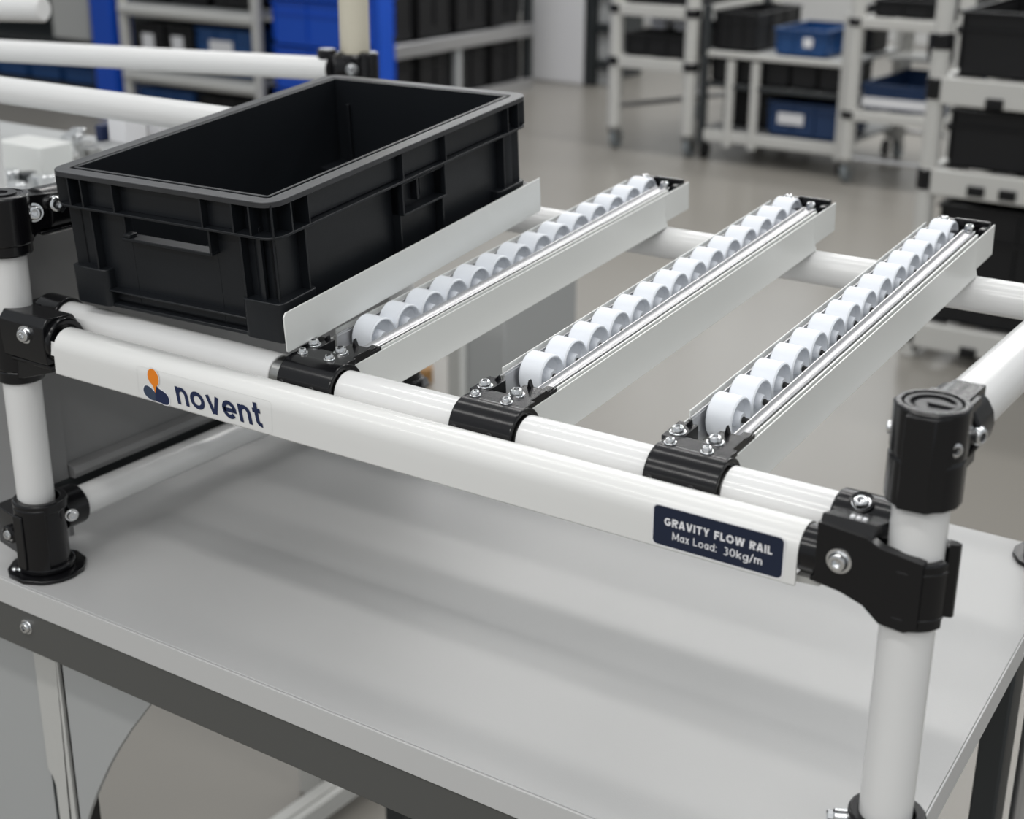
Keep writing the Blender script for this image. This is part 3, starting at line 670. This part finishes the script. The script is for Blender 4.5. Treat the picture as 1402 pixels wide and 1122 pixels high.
# rack on the right (nearest)
Y = 3.07
cart('flow_rack', 'tall white pipe rack full of black crates at the right edge, nearest of the racks', -.315, .78, Y, 3.62, 1.25, (.100, .513, .744), pr=.0235, beam=.068, casters=False, jz=(.83,))
for x in (-.315, .78):
    c = MB(); cw = MB(); 
    cw.cyl((x-.02, Y+.01, .03), (x+.02, Y+.01, .03), .03, 20, .004); cw.cyl((x-.02, 3.62, .03), (x+.02, 3.62, .03), .03, 20, .004)
    tag(cw.build('rack_foot', M['black']), kind=None)
RACKFEET = [o for o in COL.objects if o.name.startswith('rack_foot')]
fl_r = [o for o in COL.objects if o.name.startswith('flow_rack')][0]
for o in RACKFEET:
    o.parent = fl_r; o.location = o.location-fl_r.location
gD = 'black crates on the rack at the right edge'
for z0, z1, lv in ((.744, .905, 'top'), (.513, .662, 'middle'), (.100, .418, 'bottom')):
    tote('storage_tote', 'black crate on the %s shelf of the right edge rack, beside its left post' % lv, -.285, .13, Y+.012, 3.58, z0+.001, z1, M['bin'], group=gD, ribs=2)
    tote('storage_tote', 'black crate on the %s shelf of the right edge rack, cut by the picture edge' % lv, .145, .56, Y+.012, 3.58, z0+.001, z1, M['bin'], group=gD, ribs=2)
c = MB()
for px_, z in ((1185+0, .47), ): pass
# black clips under shelf lips
for k, (z, xs) in enumerate(((.697, (-.16, -.04, .16)), (.475, (-.18, -.10, .05)), (.050, (-.15, .02, .2)))):
    for x in xs:
        MB().box(x-.022, x+.022, Y-.030, Y-.022, z-.020, z+.006).build('shelf_clip', M['black'], fl_r, bevel=.002)

# second rack (centre right)
Y = 5.02
cart('trolley_rack', 'white pipe trolley with a folded blue tray on its lower shelf, behind the right rack', -1.285, -.86, Y, 5.62, 1.10, (.662, .300), pr=.030, beam=.042, jz=())
tr = [o_ for o_ in COL.objects if o_.name.startswith('trolley_rack')][0]
MB().cyl((-1.285, Y, .105), (-.86, Y, .105), .010, 12).build('low_cross_rod', M['alu'], tr); MB().cyl((-1.285, 5.62, .125), (-.86, 5.62, .125), .010, 12).build('low_cross_rod', M['alu'], tr)
tote('storage_tote', 'flat dark blue tray with pale front strip on the trolley behind the right rack', -1.25, -.90, Y+.01, 5.55, .301, .405, M['navybin'], 'tray', paper=(.02, .98, .15, .5))
tote('storage_tote', 'small black box standing on the trolley shelf above the blue tray', -1.13, -.93, 5.4, 5.6, .47, .585, M['bin'], 'box')
MB().box(-1.28, -.87, 5.38, 5.61, .455, .469).build('shelf_board', M['cab2'], tr)
tote('storage_tote', 'black crate on the upper shelf of the trolley behind the right rack', -1.24, -.90, Y+.02, 5.58, .663, .73, M['bin'], 'crate')

# low trolley with bins between them
Y = 5.11
lt = empty('bin_trolley', (-1.7, 5.4, 0), 'low white trolley carrying rows of black bins and a blue tote', 'rack')
for z0, z1 in ((.088, .136), (.318, .336), (.446, .470)):
    MB().box(-2.0, -1.34, Y-.012, Y+.012, z0, z1).build('shelf_beam', M['dark' if z0 == .318 else 'rackw'], lt, bevel=.004)
    MB().box(-2.0, -1.34, 5.70, 5.72, z0, z1).build('shelf_beam', M['rackw'], lt, bevel=.004)
    MB().box(-2.0, -1.34, Y+.012, 5.70, z1-.018, z1-.004).build('shelf_board', M['cab'], lt)
for x in (-1.985, -1.86, -1.745, -1.352):
    for y in (Y, 5.71): MB().cyl((x, y, .07), (x, y, .435 if x in (-1.86, -1.745) else .66), .020, 16).build('post', M['dark' if x < -1.9 else 'rackw'], lt)
for x in (-1.985, -1.352):
    for y in (Y+.04, 5.67):
        c = MB(); c.cyl((x-.012, y, .036), (x+.012, y, .036), .036, 20, .003); c.build('caster_wheel', M['black'], lt)
tote('storage_tote', 'blue tote with an oval white label on the low trolley floor', -1.700, -1.376, Y+.03, 5.5, .137, .280, M['navybin'], 'tote', paper=(.16, .52, .36, .68))
gT = 'black bins in a row on the low trolley'
for i in range(5):
    x = -1.975+i*.124
    tote('parts_bin', 'small black bin in the middle row of the low trolley, %s' % ('leftmost', 'second from left', 'in the centre', 'second from right', 'rightmost')[i], x, x+.116, Y+.03, 5.45, .337, .440, M['bin'], 'bin', gT, ribs=1)
tote('storage_tote', 'black crate on the low trolley floor, left of the blue tote', -1.965, -1.72, 5.25, 5.65, .137, .300, M['bin'])
tote('storage_tote', 'black crate on top of the low trolley, beside the middle cart post', -1.975, -1.765, Y+.03, 5.6, .471, .630, M['bin'])
tote('storage_tote', 'teal blue bin with round white mark on top of the low trolley', -1.69, -1.45, Y+.03, 5.5, .471, .580, M['bluebin'], 'bin', paper=(.55, .72, .35, .7))
tote('storage_tote', 'black crate on top of the low trolley, beside the teal bin', -1.43, -1.36, Y+.3, 5.6, .471, .66, M['bin'])

# tall cart
cart('pipe_cart', 'tall narrow white pipe cart on casters left of the low trolley', -2.424, -2.052, Y, 5.95, 1.15, (.641, .416), pr=.031, beam=.050)
pc = [o_ for o_ in COL.objects if o_.name.startswith('pipe_cart')][0]
c = MB(); c.cyl((-2.424, Y, .19), (-2.052, 5.95, .19), .012, 10); c.cyl((-2.424, 5.95, .17), (-2.052, Y, .17), .012, 10); o = c.build('cross_rod', M['alu']); o.parent = pc; o.location = o.location-pc.location
tote('storage_tote', 'flat black crate with white labels behind on the lower shelf of the tall cart', -2.395, -2.08, Y+.01, 5.8, .417, .515, M['bin'])
for i, x in enumerate((-2.36, -2.24)):
    o = MB().box(x, x+.075, 5.30, 5.40, .5165, .575).build('white_carton', M['white'], bevel=.003); tag(o, 'small white carton on the flat black crate of the tall cart, %s one' % ('left', 'right')[i], 'carton')
tote('storage_tote', 'black crate on the upper shelf of the tall cart', -2.395, -2.08, Y+.01, 5.8, .642, .80, M['bin'])
o = MB().box(-2.46, -2.02, 6.3, 6.9, .0, .20).build('floor_crate', M['bin'], bevel=.01); tag(o, 'low black box on the floor behind the tall cart', 'box')

# pale column and an added dark slab standing for the gap next to it
p0, p1 = at(722, 114, Z=0), at(800, 118, Z=0)
xc = at(799, 60, Y=6.62).x
o = MB().box(p0.x-.05, xc, 6.62, 7.3, 0, 2.6).build('column', M['white'], bevel=.01); tag(o, 'broad pale column standing on the floor between the crate racks', 'column')
xd = at(812, 60, Y=6.62).x
o = MB().box(xc+.004, xd, 6.62, 7.2, 0, 1.6).build('dark_gap_slab', M['dark'], bevel=.004); tag(o, 'narrow dark slab standing for the gap right of the pale column', 'post')
xe = at(838, 60, Y=6.66).x; x = xe-.05
o = MB().box(xd+.004, xe, 6.66, 6.76, 0, 1.6).build('grey_post', M['cab'], bevel=.01); tag(o, 'grey upright machine post between dark gap slab and tall cart', 'post')
for zz in (.1, .3, .5, .7): MB().box(x-.03, x+.06, 6.62, 6.66, zz, zz+.05).build('side_hook', M['dark'], o)

# black crate wall rack behind the crate (faces the aisle)
XA = -3.66
br = empty('crate_rack', (XA-.3, 5.6, 0), 'deep steel rack of black crates left of the pale column', 'rack')
ya = at(520, 140, X=XA).y; yb = 6.32
zt = at(640, 55, X=XA).z; 
for y in (ya, (ya+yb)/2, yb): 
    for xx in (XA-.03, XA-.45): MB().box(xx-.025, xx+.025, y-.02, y+.02, 0, 1.5 if y != (ya+yb)/2 else zt-.03).build('upright', M['dark'] if y != (ya+yb)/2 else M['cab'], br, bevel=.003)
for z in (.03, zt, zt+.62):
    MB().box(XA-.02, XA+.012, ya, yb, z-.035, z+.035).build('shelf_beam', M['alu'], br, bevel=.005)
    MB().box(XA-.45, XA-.02, ya, yb, z-.01, z+.012).build('shelf_board', M['cab'], br)
gK = 'black crates in the deep steel rack'
words = ('far left', 'left', 'centre left', 'centre right', 'right', 'far right')
nn = 4
for li, (z0, z1, ln) in enumerate(((.045, zt-.030, 'lower'), (zt+.036, zt+.50, 'upper'))):
    for i in range(nn):
        wy = (yb-ya-.06)/nn; y0 = ya+.03+i*wy
        tote('storage_tote', 'black crate on the %s shelf of the deep steel rack, %s' % (ln, ('nearest the blue bins', 'second from the blue bins', 'second from the pale column', 'nearest the pale column')[i]), XA-.42, XA-.03, y0+.01, y0+wy-.02, z0, z1, M['bin'], group=gK, ribs=2)

# blue shelving and bins on the left
YL = 6.6
P_ = lambda px_, py_: at(px_, py_, Y=YL)
bl = at(148, 145, Z=0)
o = MB().box(bl.x-.075, bl.x+.075, bl.y, bl.y+.15, 0, 1.6).build('blue_column', M['brightblue'], bevel=.006); tag(o, 'bright blue upright column of the left shelving', 'column')
YL = bl.y+.05
ls = empty('blue_bin_rack', (P_(270, 40).x, YL+.2, 0), 'white pipe rack of blue and black bins right of the blue column', 'rack')
xa, xb = P_(170, 30).x, P_(352, 40).x
z1, z2 = P_(260, 20).z, P_(260, 112).z
for x in (xa, xb):
    for y in (YL, YL+.5): MB().cyl((x, y, 0), (x, y, 1.3), .028, 16).build('post', M['rackw'], ls)
for z in (z1, z2):
    for y in (YL-.01, YL+.5): MB().cyl((xa, y, z), (xb, y, z), .030, 16).build('shelf_pipe', M['rackw'], ls)
    MB().box(xa, xb, YL+.02, YL+.48, z+.010, z+.035).build('shelf_board', M['cab'], ls)
dz = z1-z2
for i, (u0, u1, mm, lab) in enumerate(((0.02, .26, 'bin', 'black bin with white label'), (.27, .50, 'bin', 'black bin with small white label'), (.52, .97, 'bluebin', 'wide blue bin with pale lettering'))):
    x0_, x1_ = xa+.03+(xb-xa-.06)*u0, xa+.03+(xb-xa-.06)*u1
    tote('storage_tote', lab+' on the lower shelf of the blue bin rack', x0_, x1_, YL+.02, YL+.45, z2+.045, z1-.06, M[mm], 'bin', paper=(.25, .65, .35, .75))
for i in range(3):
    w_ = (xb-xa-.06)/3; x0_ = xa+.03+i*w_
    tote('storage_tote', 'black crate on the upper shelf of the blue bin rack, %s' % ('nearest the blue column', 'the middle one', 'farthest from the blue column')[i], x0_, x0_+w_-.02, YL+.02, YL+.45, z1+.045, z1+.35, M['bin'], group='black crates above the blue bin rack')
for i in range(2):
    w_ = (xb-xa-.06)/2; x0_ = xa+.03+i*w_
    tote('storage_tote', 'crate on the floor under the blue bin rack, %s' % ('blue one', 'black one')[i], x0_, x0_+w_-.02, YL+.02, YL+.45, .001, z2-.06, M['bluebin' if i == 0 else 'bin'], 'crate')
# stack of bright blue bins right of it
YB = YL-.1
xs0, xs1 = at(372, 60, Y=YB).x, at(468, 60, Y=YB).x
for i in range(5):
    tote('blue_tote', 'bright blue tote in the stack behind the beige post, %s' % ('bottom one', 'second from floor', 'middle one', 'second from top', 'top one')[i], xs0, xs1, YB, YB+.4, .001+i*.205, .001+i*.205+.2, M['brightblue'], 'tote', 'stack of bright blue totes', ribs=2)
xs = at(518, 60, Y=YB+.1).x
o = MB().box(xs-.040, xs+.008, YB+.1, YB+.2, 0, 1.25).build('blue_post', M['brightblue'], bevel=.005); tag(o, 'narrow bright blue post just right of the beige post', 'post')
MB().box(xs-.11, xs-.06, YB+.1, YB+.2, .80, 1.25).build('yellow_guard', M['yellow'], o)
# left far shelving behind the crossing pipes
YQ = bl.y+.3
qa, qb = at(-60, 60, Y=YQ).x, at(128, 60, Y=YQ).x
lq = empty('left_shelf', ((qa+qb)/2, YQ, 0), 'dark shelf with blue bins at the far left behind the crossing pipes', 'shelf')
zq = at(60, 52, Y=YQ).z; zq2 = at(60, 88, Y=YQ).z; zq3 = at(60, 112, Y=YQ).z
for z in (zq, zq3): MB().box(qa, qb, YQ, YQ+.5, z-.03, z+.01).build('shelf_board', M['dark'], lq)
for x in (qa, qb): MB().box(x-.02, x+.02, YQ, YQ+.5, 0, 1.3).build('side_frame', M['dark'], lq)
MB().box(qa, qb, YQ+.48, YQ+.5, zq3, 1.3).build('back_board', M['dark'], lq)
gQ = 'blue bins on the far left shelf'
for i in range(4):
    w_ = (qb-qa-.06)/4; x0_ = qa+.03+i*w_
    tote('storage_tote', 'blue bin on the far left shelf, %s' % ('first from the frame edge', 'second from the frame edge', 'second from the blue column', 'next to the blue column')[i], x0_, x0_+w_-.01, YQ+.02, YQ+.4, zq3+.011, zq2, M['bluebin'], 'bin', gQ, ribs=1)
x0_, x1_ = at(75, 30, Y=YQ).x, at(124, 30, Y=YQ).x
o = MB().box(x0_, x1_, YQ-.02, YQ+.3, zq+.011, zq+.60).build('grey_box', M['cab2'], bevel=.01); tag(o, 'pale grey box standing on the far left shelf', 'box')

# crossing pipes and the beige post behind the crate
pf = empty('back_pipe_frame', (-.4, .75, .0), 'white pipe frame with beige post and black joint behind the crate', 'rack')
def pipe_px(a, b, r, m, name, par, da, db):
    A = at(a[0], a[1], D=da); B = at(b[0], b[1], D=db)
    return MB().tube(A, B, r).build(name, m, par), A, B
_, A, B = pipe_px((-60, 66), (452, 94.5), .0145, M['pipe'], 'cross_pipe', pf, 1.98, 1.80)
pq = at(487, 100, D=1.82)
MB().cyl((pq.x, pq.y, .0), (pq.x, pq.y, 1.5), .0185, 28).build('beige_post', M['tan'], pf)
zj = at(487, 88, D=1.8).z
c = MB(); c.cyl((pq.x, pq.y, zj-.035), (pq.x, pq.y, zj+.012), .027, 14, .003); c.cyl(B+(A-B).normalized()*.002, (pq.x, pq.y, B.z), .020, 14, .002); c.cyl((pq.x-.02, pq.y-.03, zj-.03), (pq.x-.02, pq.y-.03, zj+.018), .012, 12, .002); c.cyl((pq.x+.03, pq.y-.01, zj-.03), (pq.x+.03, pq.y-.01, zj+.016), .012, 12, .002)
jo = c.build('clamp_joint', M['black'], pf)
bolts(jo, ((pq.x+.016, pq.y-.026, zj-.005), (.5, -.8, 0), .006), ((pq.x-.030, pq.y-.036, zj-.004), (-.1, -1, 0), .006))
A2 = at(-40, 117, D=1.55)
MB().tube(A2, A2+Vector((.42, 0, 0)), .0137).build('cross_pipe', M['pipe'], pf)
MB().cyl((A2.x+.02, A2.y, .9), (A2.x+.02, A2.y, A2.z-.01), .012).build('post', M['pipe'], pf)
A3 = at(-60, 10, D=2.3); B3 = at(60, 12, D=2.25)
MB().cyl(A3, B3, .020, 24, .003).build('cross_pipe', M['pipe'], pf)

# neighbouring bench with parts, far left
zb = .90
nb = empty('parts_bench', (-.45, .45, 0), 'neighbouring workbench with small parts at the far left', 'workbench')
def pb(px_, py_): return at(px_, py_, Z=zb)
MB().box(-1.25, -.150, .12, .72, zb-.03, zb).build('tabletop', M['cab'], nb, bevel=.002)
for x in (-1.22, -.34):
    for y in (.16, .68): MB().box(x-.02, x+.02, y-.02, y+.02, 0, zb-.03).build('leg', M['cab2'], nb)
MB().tube((-.058, .06, 1.0), (-.058, .70, 1.0), .0135).build('edge_pipe', M['pipe'], nb)
MB().box(-.155, -.045, .30, .33, zb-.03, .99).build('pipe_holder', M['dark'], nb)
def on_bench(name, px0, px1, pyb, hgt, dep, m, label, cat):
    a = pb(px0, pyb); b = pb(px1, pyb); y = (a.y+b.y)/2
    o = MB().box(a.x, b.x, y, y+dep, zb, zb+hgt).build(name, m, bevel=.002); tag(o, label, cat); return o
on_bench('white_profile', -30, 85, 236, .035, .05, M['plate'], 'long white metal profile lying on the far left bench', 'profile')
on_bench('parts_carton', 140, 182, 196, .040, .04, M['white'], 'white carton on the far left bench near the crate rim', 'carton')
on_bench('parts_carton', 196, 226, 188, .030, .03, M['white'], 'smaller white carton on the far left bench touching the crate rim', 'carton')
on_bench('blue_block', 128, 142, 194, .022, .03, M['navy'], 'small navy block beside the white carton on the far left bench', 'block')
rnd = random.Random(7)
for i, (px_, py_) in enumerate(((100, 196), (118, 206), (12, 250), (40, 248), (60, 255), (95, 225), (108, 186), (126, 216), (24, 262))):
    a = pb(px_, py_); s = .010+rnd.random()*.008
    c = MB(); c.cyl((a.x, a.y, zb), (a.x, a.y, zb+s), s, 14, .001); c.box(a.x-s*1.6, a.x+s*.4, a.y-.004, a.y+.004, zb, zb+s*.6)
    o = c.build('metal_fitting', M['baresteel' if i % 3 else 'dark'] if i % 2 else M['steel']); tag(o, 'small loose metal fitting on the far left bench, %s' % ('behind the profile end', 'right of the profile end', 'nearest the frame edge', 'above the joint with two bolts', 'second above the joint', 'close to the crate corner', 'at the tip of the white profile', 'beside the crate rim', 'lowest at the frame edge')[i], 'fitting', 'loose metal fittings on the far left bench')

# cabinet seen between the rails
YC = 1.45
x0_, x1_, x2_, x3_ = at(603, 500, Y=YC).x, at(632, 500, Y=YC).x, at(639, 500, Y=YC).x, at(691, 500, Y=YC).x
zt_ = at(640, 405, Y=YC).z
o = empty('grey_cabinet', ((x0_+x3_)/2, YC+.1, 0), 'slim grey metal cabinet on the floor seen between the roller rails', 'cabinet')
MB().box(x2_, x3_, YC, YC+.25, 0, zt_).build('body', M['cab'], o, bevel=.003)
MB().box(x0_, x1_, YC+.02, YC+.2, 0, zt_-.02).build('door', M['cab2'], o, bevel=.003)
MB().box(x1_, x2_, YC-.008, YC+.03, 0, zt_).build('edge_profile', M['plate'], o, bevel=.002)
a = at(577, 524, Z=0)
c = MB(); c.cyl((a.x, a.y, 0), (a.x, a.y, .045), .03, 20, .004); o = c.build('tape_roll', M['brown']); tag(o, 'small brown roll on the floor beside the slim grey cabinet', 'tape roll')
